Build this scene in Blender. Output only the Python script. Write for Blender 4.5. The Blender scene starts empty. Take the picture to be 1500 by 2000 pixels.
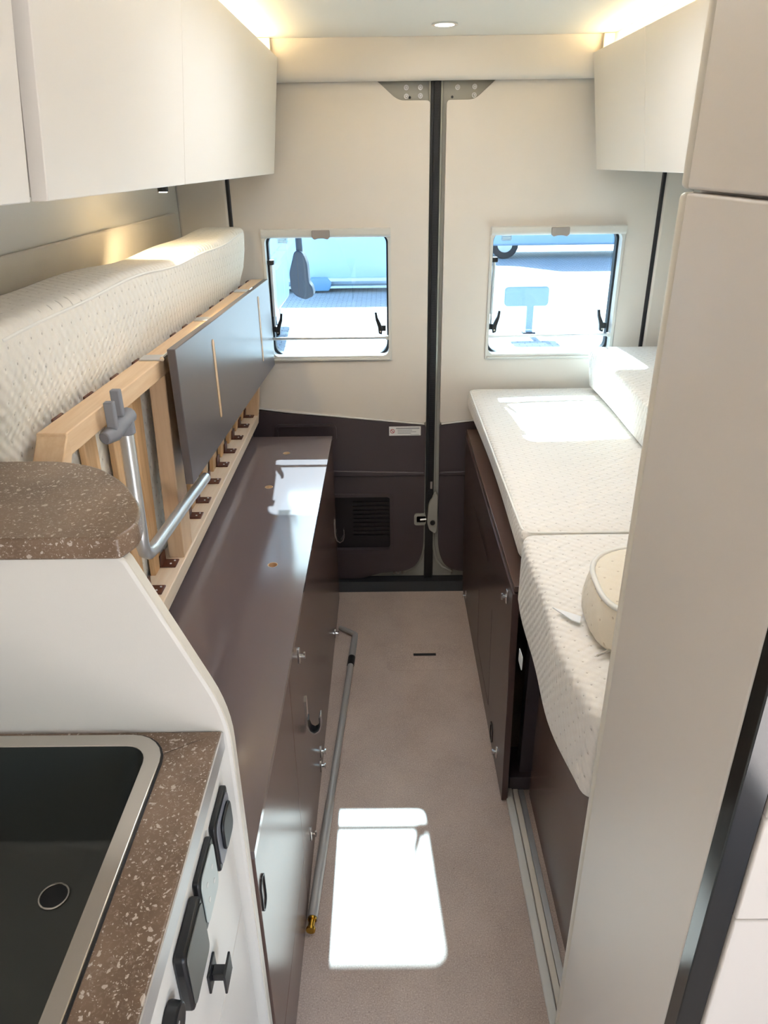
import bpy, bmesh, math, random
from mathutils import Vector, Matrix
from mathutils.geometry import tessellate_polygon

random.seed(7)
scene = bpy.context.scene
COL = scene.collection

# ------------------------------------------------------------------ camera
CAMH = 1.60
cam_data = bpy.data.cameras.new('camera')
cam_data.sensor_fit = 'HORIZONTAL'
cam_data.sensor_width = 36.0
cam_data.lens = 1421.0 / 1500.0 * 36.0
cam_data.clip_start = 0.02
cam = bpy.data.objects.new('camera', cam_data)
COL.objects.link(cam)
# pitched 25.8 degrees down, rolled half a degree
rot = Matrix(((0.999925, 0.011021, 0.005328),
              (0.000000, 0.435263, -0.900303),
              (-0.012242, 0.900236, 0.435230)))
cam.matrix_world = Matrix.Translation((0, 0, CAMH)) @ rot.to_4x4()
scene.camera = cam

# ------------------------------------------------------------------ sky, sun, exposure
scene.view_settings.view_transform = 'Standard'
scene.view_settings.look = 'None'
scene.view_settings.gamma = 1.0
scene.view_settings.use_curve_mapping = False
scene.view_settings.exposure = 1.22

SUN_TRAVEL = Vector((0.085, -1.195, -1.0)).normalized()
world = bpy.data.worlds.new('sky')
scene.world = world
world.use_nodes = True
wn = world.node_tree
wn.nodes.clear()
w_out = wn.nodes.new('ShaderNodeOutputWorld')
w_bg = wn.nodes.new('ShaderNodeBackground')
w_sky = wn.nodes.new('ShaderNodeTexSky')
w_sky.sky_type = 'NISHITA'
w_sky.sun_disc = False
w_sky.sun_elevation = math.radians(39)
w_sky.sun_rotation = math.atan2(-SUN_TRAVEL.x, -SUN_TRAVEL.y)
w_sky.air_density = 1.0
w_sky.dust_density = 1.5
w_sky.ozone_density = 1.0
wn.links.new(w_sky.outputs['Color'], w_bg.inputs['Color'])
w_bg.inputs['Strength'].default_value = 0.50
wn.links.new(w_bg.outputs['Background'], w_out.inputs['Surface'])

sun_data = bpy.data.lights.new('sun', 'SUN')
sun_data.energy = 24.0
sun_data.angle = math.radians(0.53)
sun_data.color = (1.0, 0.97, 0.93)
sun = bpy.data.objects.new('sun', sun_data)
COL.objects.link(sun)
sun.location = (-1, 8, 9)
sun.rotation_euler = SUN_TRAVEL.to_track_quat('-Z', 'Y').to_euler()


# ------------------------------------------------------------------ node helpers
class NT:
    def __init__(self, name):
        self.m = bpy.data.materials.new(name)
        self.m.use_nodes = True
        self.t = self.m.node_tree
        self.b = self.t.nodes['Principled BSDF']
        self.out = self.t.nodes['Material Output']

    def n(self, kind, **kw):
        nd = self.t.nodes.new(kind)
        for k, v in kw.items():
            setattr(nd, k, v)
        return nd

    def link(self, a, b):
        self.t.links.new(a, b)

    def val(self, sock, v):
        if hasattr(v, 'bl_idname') or isinstance(v, bpy.types.NodeSocket):
            self.link(v, sock)
        else:
            sock.default_value = v

    def math(self, op, a, b=0.0, c=0.0):
        nd = self.n('ShaderNodeMath', operation=op)
        self.val(nd.inputs[0], a)
        self.val(nd.inputs[1], b)
        self.val(nd.inputs[2], c)
        return nd.outputs[0]

    def mix(self, fac, a, b):
        nd = self.n('ShaderNodeMix', data_type='RGBA')
        self.val(nd.inputs[0], fac)
        self.val(nd.inputs[6], a)
        self.val(nd.inputs[7], b)
        return nd.outputs[2]

    def coord(self, scale=(1, 1, 1)):
        tc = self.n('ShaderNodeTexCoord')
        mp = self.n('ShaderNodeMapping')
        mp.inputs['Scale'].default_value = scale
        self.link(tc.outputs['Object'], mp.inputs['Vector'])
        return mp.outputs[0]

    def noise(self, vec, scale, detail=2.0, rough=0.5):
        nd = self.n('ShaderNodeTexNoise')
        self.link(vec, nd.inputs['Vector'])
        nd.inputs['Scale'].default_value = scale
        nd.inputs['Detail'].default_value = detail
        nd.inputs['Roughness'].default_value = rough
        return nd.outputs['Fac']

    def vor(self, vec, scale):
        nd = self.n('ShaderNodeTexVoronoi')
        self.link(vec, nd.inputs['Vector'])
        nd.inputs['Scale'].default_value = scale
        return nd.outputs['Distance'], nd.outputs['Color']

    def ramp(self, fac, lo, hi):
        nd = self.n('ShaderNodeMapRange')
        self.val(nd.inputs[0], fac)
        nd.inputs[1].default_value = lo
        nd.inputs[2].default_value = hi
        return nd.outputs[0]

    def bump(self, h, strength, dist=0.002):
        nd = self.n('ShaderNodeBump')
        nd.inputs['Strength'].default_value = strength
        nd.inputs['Distance'].default_value = dist
        self.link(h, nd.inputs['Height'])
        self.link(nd.outputs[0], self.b.inputs['Normal'])

    def set(self, color=None, rough=None, metal=None, spec=None, coat=None):
        b = self.b.inputs
        if color is not None:
            self.val(b['Base Color'], color if not isinstance(color, tuple) else (*color, 1.0) if len(color) == 3 else color)
        if rough is not None:
            self.val(b['Roughness'], rough)
        if metal is not None:
            b['Metallic'].default_value = metal
        if spec is not None:
            b['Specular IOR Level'].default_value = spec
        if coat is not None:
            b['Coat Weight'].default_value = coat


def c4(r, g, b):
    return (r, g, b, 1.0)


def S(r, g, b):
    """sRGB 0-255 to linear."""
    def l(c):
        c /= 255.0
        return c / 12.92 if c <= 0.04045 else ((c + 0.055) / 1.055) ** 2.4
    return (l(r), l(g), l(b), 1.0)


def plain(name, col, rough=0.5, metal=0.0, spec=0.5, grain=0.0, gscale=400.0, var=0.0):
    t = NT(name)
    v = t.coord()
    if var:
        n1 = t.noise(v, 6.0, 3.0)
        cc = t.mix(t.ramp(n1, 0.3, 0.7), tuple(x * (1 - var) for x in col[:3]) + (1,), tuple(min(1, x * (1 + var)) for x in col[:3]) + (1,))
        t.set(color=cc)
    else:
        t.set(color=col)
    t.set(rough=rough, metal=metal, spec=spec)
    if grain:
        t.bump(t.noise(v, gscale, 2.0), grain, 0.0006)
    return t.m


M = {}
M['cabinet'] = plain('cabinet_white', S(232, 227, 219), 0.42, grain=0.12, gscale=500)
M['cabinet_edge'] = plain('cabinet_edge', S(226, 218, 204), 0.4)
M['beige'] = plain('tall_cabinet_beige', S(222, 213, 204), 0.45, grain=0.1, gscale=500)
M['ceiling'] = plain('ceiling_cloth', S(236, 231, 221), 0.8, grain=0.25, gscale=700)
M['trim'] = plain('door_trim_light', S(224, 216, 207), 0.6, grain=0.25, gscale=900, var=0.015)
M['header'] = plain('header_trim', S(228, 219, 208), 0.55, grain=0.15, gscale=700)
M['wall'] = plain('wall_cloth', S(214, 210, 202), 0.8, grain=0.3, gscale=800)
M['board'] = plain('board_felt', S(208, 201, 190), 0.95, grain=0.7, gscale=600, var=0.05)
M['dark_trim'] = plain('door_trim_dark', S(73, 63, 67), 0.36, grain=0.2, gscale=900)
M['dark_hole'] = plain('dark_recess', S(34, 28, 32), 0.45)
M['brown_gloss'] = plain('brown_laminate_top', S(112, 98, 98), 0.12, spec=1.0, grain=0.02, gscale=60)
M['brown'] = plain('brown_laminate', S(106, 84, 76), 0.26, spec=0.5, grain=0.05, gscale=500)
M['brown_dark'] = plain('brown_laminate_dark', S(80, 60, 56), 0.3, spec=0.5, grain=0.05, gscale=500)
M['flap'] = plain('flap_grey', S(102, 94, 94), 0.3, spec=0.5)
M['flap_edge'] = plain('flap_edge', S(64, 52, 50), 0.4)
M['black'] = plain('black_plastic', S(26, 26, 28), 0.4)
M['rubber'] = plain('black_rubber', S(30, 31, 36), 0.6, grain=0.3, gscale=300)
M['paint'] = plain('grey_van_paint', S(168, 166, 156), 0.22, spec=0.6)
M['alu'] = plain('aluminium', S(212, 212, 212), 0.34, metal=0.7)
M['steel'] = plain('steel', S(205, 200, 192), 0.25, metal=1.0)
M['chrome'] = plain('chrome', S(225, 225, 225), 0.12, metal=1.0)
M['brass'] = plain('brass', S(200, 160, 70), 0.25, metal=1.0)
M['pole'] = plain('grey_pole', S(172, 168, 165), 0.35, metal=0.2)
M['grey_plastic'] = plain('grey_plastic', S(132, 132, 138), 0.45)
M['lt_plastic'] = plain('light_grey_plastic', S(214, 212, 206), 0.35)
M['handle_grey'] = plain('blind_handle_grey', S(160, 153, 148), 0.45)
M['clip'] = plain('brown_slat_clip', S(98, 54, 36), 0.4)
M['white_tag'] = plain('white_tag', S(238, 238, 238), 0.6)
M['red'] = plain('print_red', S(190, 90, 100), 0.6)
M['ink'] = plain('print_grey', S(140, 140, 150), 0.6)
M['piping'] = plain('piping_white', S(240, 236, 228), 0.8)
M['basin'] = plain('dark_basin', S(54, 57, 54), 0.3, spec=0.5)
M['green_gloss'] = plain('gloss_black_post', S(30, 32, 30), 0.12, spec=0.6)
M['dark_grey'] = plain('dark_grey_plastic', S(96, 96, 92), 0.45)
M['socket_grey'] = plain('socket_grey', S(186, 194, 190), 0.4)


def mat_wood(name, a, b, axis):
    t = NT(name)
    sc = [14, 14, 14]
    sc[axis] = 0.9
    v = t.coord(tuple(sc))
    n1 = t.noise(v, 4.0, 4.0, 0.6)
    n2 = t.noise(v, 14.0, 2.0, 0.5)
    fac = t.math('ADD', t.math('MULTIPLY', n1, 0.75), t.math('MULTIPLY', n2, 0.25))
    t.set(color=t.mix(t.ramp(fac, 0.35, 0.68), a, b), rough=0.5)
    t.bump(n2, 0.15, 0.001)
    return t.m


M['wood_y'] = mat_wood('pine_rail', S(226, 188, 146), S(240, 208, 170), 1)
M['wood_y2'] = mat_wood('pine_rail_pale', S(230, 204, 176), S(242, 222, 198), 1)
M['wood_z'] = mat_wood('beech_slat', S(202, 158, 110), S(224, 184, 138), 2)
M['wood_z2'] = mat_wood('pine_post', S(222, 186, 148), S(236, 204, 168), 2)


def mat_stone():
    t = NT('speckled_worktop')
    v = t.coord()
    base = t.mix(t.ramp(t.noise(v, 12, 3), 0.3, 0.7), S(108, 86, 68), S(142, 118, 98))
    nz = t.n('ShaderNodeTexNoise')
    nz.inputs['Scale'].default_value = 110
    nz.inputs['Detail'].default_value = 3
    t.link(v, nz.inputs['Vector'])
    off = t.n('ShaderNodeVectorMath', operation='MULTIPLY_ADD')
    t.link(nz.outputs['Color'], off.inputs[0])
    off.inputs[1].default_value = (0.014, 0.014, 0.014)
    t.link(v, off.inputs[2])
    v = off.outputs[0]
    fine = t.ramp(t.noise(v, 260, 2), 0.52, 0.68)
    base = t.mix(t.math('MULTIPLY', fine, 0.35), base, S(176, 158, 142))
    wob = t.n('ShaderNodeMixRGB')
    for sc, th, keep, colr in ((75, 0.20, 0.66, S(206, 192, 178)), (170, 0.27, 0.62, S(214, 202, 190)), (330, 0.26, 0.6, S(196, 182, 168))):
        d, colo = t.vor(v, sc)
        sep = t.n('ShaderNodeSeparateColor')
        t.link(colo, sep.inputs[0])
        th_n = t.math('ADD', th - 0.12, t.math('MULTIPLY', t.noise(v, sc * 2.2, 2), 0.26))
        m1 = t.math('LESS_THAN', d, th_n)
        m2 = t.math('GREATER_THAN', sep.outputs[0], keep)
        base = t.mix(t.math('MULTIPLY', t.math('MULTIPLY', m1, m2), 0.85), base, colr)
    t.t.nodes.remove(wob)
    t.set(color=base, rough=0.3, spec=0.5)
    return t.m


M['stone'] = mat_stone()


def mat_floor():
    t = NT('vinyl_floor')
    v = t.coord()
    big = t.ramp(t.noise(v, 5.0, 5, 0.65), 0.3, 0.7)
    col = t.mix(big, S(172, 153, 142), S(194, 175, 163))
    fine = t.noise(v, 330, 3, 0.7)
    col = t.mix(t.math('MULTIPLY', t.ramp(fine, 0.54, 0.66), 0.5), col, S(228, 212, 198))
    col = t.mix(t.math('MULTIPLY', t.ramp(fine, 0.46, 0.33), 0.5), col, S(132, 112, 100))
    d, cc = t.vor(v, 85)
    sep = t.n('ShaderNodeSeparateColor')
    t.link(cc, sep.inputs[0])
    spot = t.math('MULTIPLY', t.math('LESS_THAN', d, 0.10), t.math('GREATER_THAN', sep.outputs[1], 0.82))
    col = t.mix(t.math('MULTIPLY', spot, 0.6), col, S(92, 78, 70))
    t.set(color=col, rough=0.42, spec=0.4)
    t.bump(t.noise(v, 300, 2), 0.1, 0.0008)
    return t.m


M['floor'] = mat_floor()


def mat_fabric(name, base, dotcol, s=0.027, quilt=0.6):
    """knitted mattress cover: rows of small stitches over a soft wavy quilting; u runs along y, v over x and z."""
    t = NT(name)
    tc = t.n('ShaderNodeTexCoord')
    sep = t.n('ShaderNodeSeparateXYZ')
    t.link(tc.outputs['Object'], sep.inputs[0])
    u = sep.outputs[1]
    v = t.math('ADD', sep.outputs[0], sep.outputs[2])
    vs = t.math('DIVIDE', v, s)
    row = t.math('FLOOR', vs)
    par = t.math('MODULO', t.math('ABSOLUTE', row), 2.0)
    us = t.math('ADD', t.math('DIVIDE', u, s * 1.25), t.math('MULTIPLY', par, 0.5))
    fu = t.math('SUBTRACT', t.math('FRACT', us), 0.5)
    fv = t.math('SUBTRACT', t.math('FRACT', vs), 0.5)
    d = t.math('ADD', t.math('POWER', t.math('MULTIPLY', fu, 1.6), 2.0), t.math('POWER', fv, 2.0))
    dot = t.math('LESS_THAN', d, 0.006)
    n1 = t.noise(tc.outputs['Object'], 400, 2)
    col = t.mix(t.math('MULTIPLY', t.ramp(n1, 0.4, 0.65), 0.12), base, tuple(x * 0.8 for x in base[:3]) + (1,))
    col = t.mix(t.math('MULTIPLY', dot, 0.55), col, dotcol)
    t.set(color=col, rough=0.85, spec=0.2)
    t.b.inputs['Sheen Weight'].default_value = 0.15
    k = 2 * math.pi / s
    wav = t.math('MULTIPLY', t.math('SINE', t.math('MULTIPLY', u, k * 1.2)), t.math('SINE', t.math('MULTIPLY', v, k * 1.0)))
    dd = t.math('SMOOTH_MIN', t.math('MULTIPLY', d, 12.0), 0.6, 0.3)
    h = t.math('ADD', t.math('MULTIPLY', wav, 0.5), dd)
    t.bump(h, quilt, 0.004)
    return t.m


M['mattress'] = mat_fabric('mattress_cover', S(238, 231, 219), S(150, 138, 124))
M['mattress_r'] = mat_fabric('mattress_cover_pale', S(240, 233, 224), S(160, 146, 132), s=0.024, quilt=0.5)
M['cushion'] = mat_fabric('cushion_cover', S(236, 224, 204), S(184, 162, 134), s=0.03, quilt=0.25)


def mat_glass(name, tint, refl=0.08):
    t = NT(name)
    tr = t.n('ShaderNodeBsdfTransparent')
    tr.inputs[0].default_value = tint
    gl = t.n('ShaderNodeBsdfGlossy')
    gl.inputs['Roughness'].default_value = 0.02
    gl.inputs['Color'].default_value = (0.9, 0.95, 1, 1)
    mx = t.n('ShaderNodeMixShader')
    mx.inputs[0].default_value = refl
    t.link(tr.outputs[0], mx.inputs[1])
    t.link(gl.outputs[0], mx.inputs[2])
    t.link(mx.outputs[0], t.out.inputs['Surface'])
    return t.m


M['glass'] = mat_glass('tinted_acrylic', (0.56, 0.68, 0.74, 1))


def mat_milky():
    t = NT('added_hatch_milky')
    a = t.n('ShaderNodeBsdfTranslucent')
    a.inputs[0].default_value = (0.75, 0.76, 0.76, 1)
    t.link(a.outputs[0], t.out.inputs['Surface'])
    return t.m


M['added_hatch_diffuser'] = mat_milky()  # diffuser of the added roof hatch
M['glass_label'] = mat_glass('etched_label', (0.9, 0.95, 0.9, 1), 0.3)


def mat_emit(name, col, strength):
    t = NT(name)
    e = t.n('ShaderNodeEmission')
    e.inputs[0].default_value = col
    e.inputs[1].default_value = strength
    t.link(e.outputs[0], t.out.inputs['Surface'])
    return t.m


M['led'] = mat_emit('led_strip_glow', (1.0, 0.78, 0.42, 1), 17.0)
M['lamp'] = mat_emit('downlight_glow', (1.0, 0.93, 0.82, 1), 12.0)
M['read'] = mat_emit('reading_light_glow', (1.0, 0.8, 0.5, 1), 20.0)


def mat_paving():
    t = NT('paving')
    v = t.coord()
    br = t.n('ShaderNodeTexBrick')
    t.link(v, br.inputs['Vector'])
    br.inputs['Scale'].default_value = 3.0
    br.inputs['Color1'].default_value = (0.62, 0.59, 0.56, 1)
    br.inputs['Color2'].default_value = (0.55, 0.52, 0.50, 1)
    br.inputs['Mortar'].default_value = (0.34, 0.31, 0.30, 1)
    br.inputs['Mortar Size'].default_value = 0.03
    t.set(color=br.outputs['Color'], rough=0.9)
    return t.m


M['paving'] = mat_paving()
M['van_white'] = plain('parked_white_paint', S(186, 206, 224), 0.3)
M['van_glass'] = plain('parked_glass', S(120, 160, 190), 0.15, spec=0.6)
M['mirror_dark'] = plain('mirror_housing', S(38, 46, 62), 0.4)
M['sign_grey'] = plain('sign_grey', S(150, 170, 190), 0.5)
M['tyre'] = plain('tyre', S(40, 42, 46), 0.8)


# ------------------------------------------------------------------ mesh helpers
AX = {'x': lambda a, b, d: (d, a, b), 'y': lambda a, b, d: (a, d, b), 'z': lambda a, b, d: (a, b, d)}


class MB:
    def __init__(self):
        self.v, self.f = [], []

    def add(self, vs, fs):
        o = len(self.v)
        self.v += [tuple(p) for p in vs]
        self.f += [tuple(i + o for i in q) for q in fs]
        return self

    def box(self, x0, x1, y0, y1, z0, z1):
        vs = [(x, y, z) for x in (x0, x1) for y in (y0, y1) for z in (z0, z1)]
        return self.add(vs, [(0, 1, 3, 2), (4, 6, 7, 5), (0, 4, 5, 1), (2, 3, 7, 6), (0, 2, 6, 4), (1, 5, 7, 3)])

    def prism(self, poly, axis, a, b):
        n = len(poly)
        m = AX[axis]
        vs = [m(p[0], p[1], a) for p in poly] + [m(p[0], p[1], b) for p in poly]
        fs = [tuple(range(n)), tuple(range(2 * n - 1, n - 1, -1))]
        fs += [(i, (i + 1) % n, n + (i + 1) % n, n + i) for i in range(n)]
        return self.add(vs, fs)

    def plate(self, outer, holes, axis, a, b):
        m = AX[axis]
        loops = [outer] + list(holes)
        flat = [p for l in loops for p in l]
        tri = tessellate_polygon([[Vector((p[0], p[1], 0)) for p in l] for l in loops])
        n = len(flat)
        vs = [m(p[0], p[1], a) for p in flat] + [m(p[0], p[1], b) for p in flat]
        fs = [tuple(t) for t in tri] + [tuple(i + n for i in reversed(t)) for t in tri]
        o = 0
        for l in loops:
            k = len(l)
            fs += [(o + i, o + (i + 1) % k, n + o + (i + 1) % k, n + o + i) for i in range(k)]
            o += k
        return self.add(vs, fs)

    def tube(self, path, r, seg=10, closed=False):
        P = [Vector(p) for p in path]
        n = len(P)
        rs = r if isinstance(r, (list, tuple)) else [r] * n
        vs, fs = [], []
        nrm = None
        for i in range(n):
            a = P[i - 1] if (i > 0 or closed) else P[i]
            b = P[(i + 1) % n] if (i < n - 1 or closed) else P[i]
            t = (b - a).normalized()
            if nrm is None:
                ref = Vector((0, 0, 1)) if abs(t.z) < 0.9 else Vector((1, 0, 0))
                nrm = t.cross(ref).normalized()
            else:
                nrm = (nrm - t * nrm.dot(t)).normalized()
            bi = t.cross(nrm)
            for k in range(seg):
                an = 2 * math.pi * k / seg
                vs.append(P[i] + nrm * (math.cos(an) * rs[i]) + bi * (math.sin(an) * rs[i]))
        last = n if closed else n - 1
        for i in range(last):
            j = (i + 1) % n
            for k in range(seg):
                fs.append((i * seg + k, i * seg + (k + 1) % seg, j * seg + (k + 1) % seg, j * seg + k))
        if not closed:
            fs.append(tuple(range(seg - 1, -1, -1)))
            fs.append(tuple((n - 1) * seg + k for k in range(seg)))
        return self.add(vs, fs)

    def cyl(self, p0, p1, r0, r1=None, seg=16):
        return self.tube([p0, p1], [r0, r1 if r1 is not None else r0], seg)

    def ring(self, c, axis, r_out, r_in, d0, d1, seg=20, ry=1.0):
        o = [(c[0] + r_out * math.cos(2 * math.pi * i / seg), c[1] + r_out * ry * math.sin(2 * math.pi * i / seg)) for i in range(seg)]
        h = [(c[0] + r_in * math.cos(2 * math.pi * i / seg), c[1] + r_in * ry * math.sin(2 * math.pi * i / seg)) for i in range(seg)]
        return self.plate(o, [h], axis, d0, d1)

    def xform(self, fn):
        self.v = [tuple(fn(*p)) for p in self.v]
        return self


def fillet(poly, radii, n=5):
    """round the corners of a polygon; radii is one value or one per corner."""
    k = len(poly)
    rs = radii if isinstance(radii, (list, tuple)) else [radii] * k
    out = []
    for i in range(k):
        p = Vector(poly[i]); a = Vector(poly[i - 1]); b = Vector(poly[(i + 1) % k])
        r = rs[i]
        if r <= 0:
            out.append((p.x, p.y)); continue
        da, db = (a - p), (b - p)
        ra = min(r, da.length * 0.49); rb = min(r, db.length * 0.49)
        s = p + da.normalized() * ra; e = p + db.normalized() * rb
        for j in range(n + 1):
            t = j / n
            q = s * (1 - t) ** 2 + p * 2 * t * (1 - t) + e * t ** 2
            # pull quadratic towards a circular feel
            out.append((q.x, q.y))
    return out


def rrect(a0, a1, b0, b1, r, n=6):
    out = []
    for (cx, cy, s) in ((a1 - r, b1 - r, 0), (a0 + r, b1 - r, 1), (a0 + r, b0 + r, 2), (a1 - r, b0 + r, 3)):
        for j in range(n + 1):
            an = math.pi / 2 * (s + j / n)
            out.append((cx + r * math.cos(an), cy + r * math.sin(an)))
    return out


W = {}          # world position of each object's origin


def finish(me, smooth):
    bm = bmesh.new()
    bm.from_mesh(me)
    bmesh.ops.recalc_face_normals(bm, faces=bm.faces)
    bm.to_mesh(me)
    bm.free()
    if smooth:
        me.shade_smooth()
        me.set_sharp_from_angle(angle=math.radians(smooth))


def obj(name, mb, mat, parent=None, bevel=0.0, seg=2, smooth=35):
    xs = list(zip(*mb.v))
    lo = Vector([min(c) for c in xs]); hi = Vector([max(c) for c in xs])
    c = (lo + hi) / 2
    if parent is None:
        c.z = lo.z
    me = bpy.data.meshes.new(name)
    me.from_pydata([Vector(p) - c for p in mb.v], [], mb.f)
    me.update()
    finish(me, smooth)
    me.materials.append(mat)
    o = bpy.data.objects.new(name, me)
    COL.objects.link(o)
    if parent is not None:
        o.parent = parent
        o.location = c - W[parent]
    else:
        o.location = c
    W[o] = c
    if bevel:
        bv = o.modifiers.new('bevel', 'BEVEL')
        bv.width = bevel
        bv.segments = seg
        bv.limit_method = 'ANGLE'
        bv.angle_limit = math.radians(40)
        bv.harden_normals = False
    return o


def dup(o, delta, parent):
    """a copy of a part, its mesh shared, with its sub-parts."""
    d = Vector(delta)
    c = o.copy()
    COL.objects.link(c)
    W[c] = W[o] + d
    c.parent = parent
    c.location = W[c] - W[parent]
    for ch in list(o.children):
        k = ch.copy()
        COL.objects.link(k)
        k.parent = c
        W[k] = W[ch] + d
        k.location = W[k] - W[c]
    return c


def tag(o, label, cat, group=None):
    o['label'] = label
    o['category'] = cat
    if group:
        o['group'] = group
    return o


def thing(name, label, cat, loc, group=None):
    o = bpy.data.objects.new(name, None)
    o.empty_display_size = 0.05
    COL.objects.link(o)
    o.location = loc
    W[o] = Vector(loc)
    tag(o, label, cat, group)
    return o


def struct(o, label=None):
    o['kind'] = 'structure'
    if label:
        o['label'] = label
    if 'category' in o:
        del o['category']
    return o


def sthing(name, loc, label=None):
    o = bpy.data.objects.new(name, None)
    o.empty_display_size = 0.05
    COL.objects.link(o)
    o.location = loc
    W[o] = Vector(loc)
    return struct(o, label)


def softbox(x0, x1, y0, y1, z0, z1, r, nx=10, ny=10, nz=6, fn=None):
    """rounded box as one grid surface; fn(p) may push points about."""
    def axis(a, b, n):
        L = b - a
        rr = min(r, L * 0.49)
        e = [0, rr * 0.08, rr * 0.3, rr * 0.6, rr]
        mid = [rr + (L - 2 * rr) * i / n for i in range(1, n)]
        return [a + t for t in e] + [a + t for t in mid] + [b - t for t in reversed(e)]
    ax = (axis(x0, x1, nx), axis(y0, y1, ny), axis(z0, z1, nz))
    lo = Vector((x0, y0, z0)); hi = Vector((x1, y1, z1))
    idx = {}
    mb = MB()

    def pt(i, j, k):
        key = (i, j, k)
        if key not in idx:
            p = Vector((ax[0][i], ax[1][j], ax[2][k]))
            q = Vector([min(max(p[m], lo[m] + min(r, (hi[m] - lo[m]) * .49)), hi[m] - min(r, (hi[m] - lo[m]) * .49)) for m in range(3)])
            d = p - q
            if d.length > 1e-9:
                # map the cube corner onto the round corner
                s = max(abs(d.x), abs(d.y), abs(d.z))
                d = d.normalized() * s
            p = q + d
            if fn:
                p = Vector(fn(p))
            idx[key] = len(mb.v)
            mb.v.append(tuple(p))
        return idx[key]
    n = [len(a) - 1 for a in ax]
    for s in (0, n[0]):
        for j in range(n[1]):
            for k in range(n[2]):
                mb.f.append((pt(s, j, k), pt(s, j + 1, k), pt(s, j + 1, k + 1), pt(s, j, k + 1)))
    for s in (0, n[1]):
        for i in range(n[0]):
            for k in range(n[2]):
                mb.f.append((pt(i, s, k), pt(i + 1, s, k), pt(i + 1, s, k + 1), pt(i, s, k + 1)))
    for s in (0, n[2]):
        for i in range(n[0]):
            for j in range(n[1]):
                mb.f.append((pt(i, j, s), pt(i + 1, j, s), pt(i + 1, j + 1, s), pt(i, j + 1, s)))
    return mb


# ================================================================== THE SHELL
XL, XR, XC = -0.68, 1.01, 0.165
YD = 2.60                      # inner face of the rear doors
ZC = 1.925                     # ceiling
YF = -2.3                      # front of the cab

fl = obj('floor', MB().box(XL - .04, XR + .04, YF, YD - .002, -0.03, 0.0), M['floor'])
struct(fl)
hatch = obj('hatch_panel', MB().plate(rrect(-0.01, .262, 2.04, 2.192, .02), [rrect(.085, .168, 2.121, 2.137, .003, 2)], 'z', -0.0005, 0.0012), M['floor'], fl)
obj('finger_slot', MB().box(.086, .167, 2.122, 2.136, 0.0, 0.0006), M['black'], hatch)

# ceiling with openings for the lamp and the added hatch
cl = struct(obj('ceiling', MB().plate([(XL - .04, YF), (XR + .04, YF), (XR + .04, 2.66), (XL - .04, 2.66)],
                                      [[(.165 + .031 * math.cos(a * math.pi / 12), 2.30 + .031 * math.sin(a * math.pi / 12)) for a in range(24)],
                                       rrect(-.12, .45, 1.28, 1.82, .04)],
                                      'z', ZC, ZC + .03), M['ceiling']))
struct(obj('roof', MB().plate([(XL - .06, YF - .05), (XR + .06, YF - .05), (XR + .06, 2.72), (XL - .06, 2.72)], [rrect(-.13, .46, 1.27, 1.83, .04)], 'z', ZC + .06, ZC + .08), M['paint']))
rh = sthing('window_3', (.165, 1.55, ZC), 'unseen roof hatch added above the aisle for daylight')  # out of view, added to brighten the cabin from above
obj('added_hatch_frame', MB().plate(rrect(-.15, .48, 1.25, 1.85, .06), [rrect(-.11, .44, 1.29, 1.81, .04)], 'z', ZC - .012, ZC + .085), M['lt_plastic'], rh, bevel=.004)
obj('hatch_pane', MB().plate(rrect(-.14, .47, 1.26, 1.84, .05), [], 'z', ZC + .090, ZC + .094), M['added_hatch_diffuser'], rh)

# side walls; right one has a sliding door opening, added behind the camera for daylight
struct(obj('wall_left', MB().plate([(YF, -.03), (2.70, -.03), (2.70, ZC + .06), (YF, ZC + .06)], [], 'x', XL - .03, XL), M['wall']))
struct(obj('wall_right', MB().plate([(YF, -.03), (2.70, -.03), (2.70, ZC + .06), (YF, ZC + .06)],
                                    [[(-1.55, .02), (-.25, .02), (-.25, 1.72), (-1.55, 1.72)]], 'x', XR, XR + .03), M['wall']))
struct(obj('wall_front', MB().plate([(XL, -.03), (XR, -.03), (XR, ZC + .06), (XL, ZC + .06)],
                                    [], 'y', YF - .04, YF), M['wall']))

# rear pillars either side of the doors with their black rubber line
wr = sthing('wall_rear', (XC, YD, 0))
obj('pillar', MB().box(XL, -.517, YD - .012, YD + .08, 0, ZC), M['trim'], wr, bevel=.008)
obj('pillar', MB().box(.914, XR, YD - .012, YD + .08, 0, ZC), M['trim'], wr, bevel=.008)
obj('rubber_seal', MB().box(-.517, -.508, YD - .006, YD + .06, .03, 1.84), M['rubber'], wr)
obj('rubber_seal', MB().box(.905, .914, YD - .006, YD + .06, .03, 1.84), M['rubber'], wr)
obj('lintel', MB().box(XL, XR, YD + .052, YD + .08, 1.80, ZC), M['paint'], wr)

# header trim over the doors
hd = struct(obj('trim_1', MB().prism(fillet([(2.513, 1.9245), (2.519, 1.908), (2.541, 1.838), (2.560, 1.817), (2.597, 1.819), (2.597, 1.9245)], [0, .006, .02, .015, 0, 0]), 'x', XL + .001, XR - .001), M['header'], smooth=60))
# black sill
sl = struct(obj('trim_2', MB().prism([(2.555, 0.0), (2.66, 0.0), (2.66, .036), (2.575, .036), (2.562, .012)], 'x', XL, XR), M['rubber']))
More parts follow.
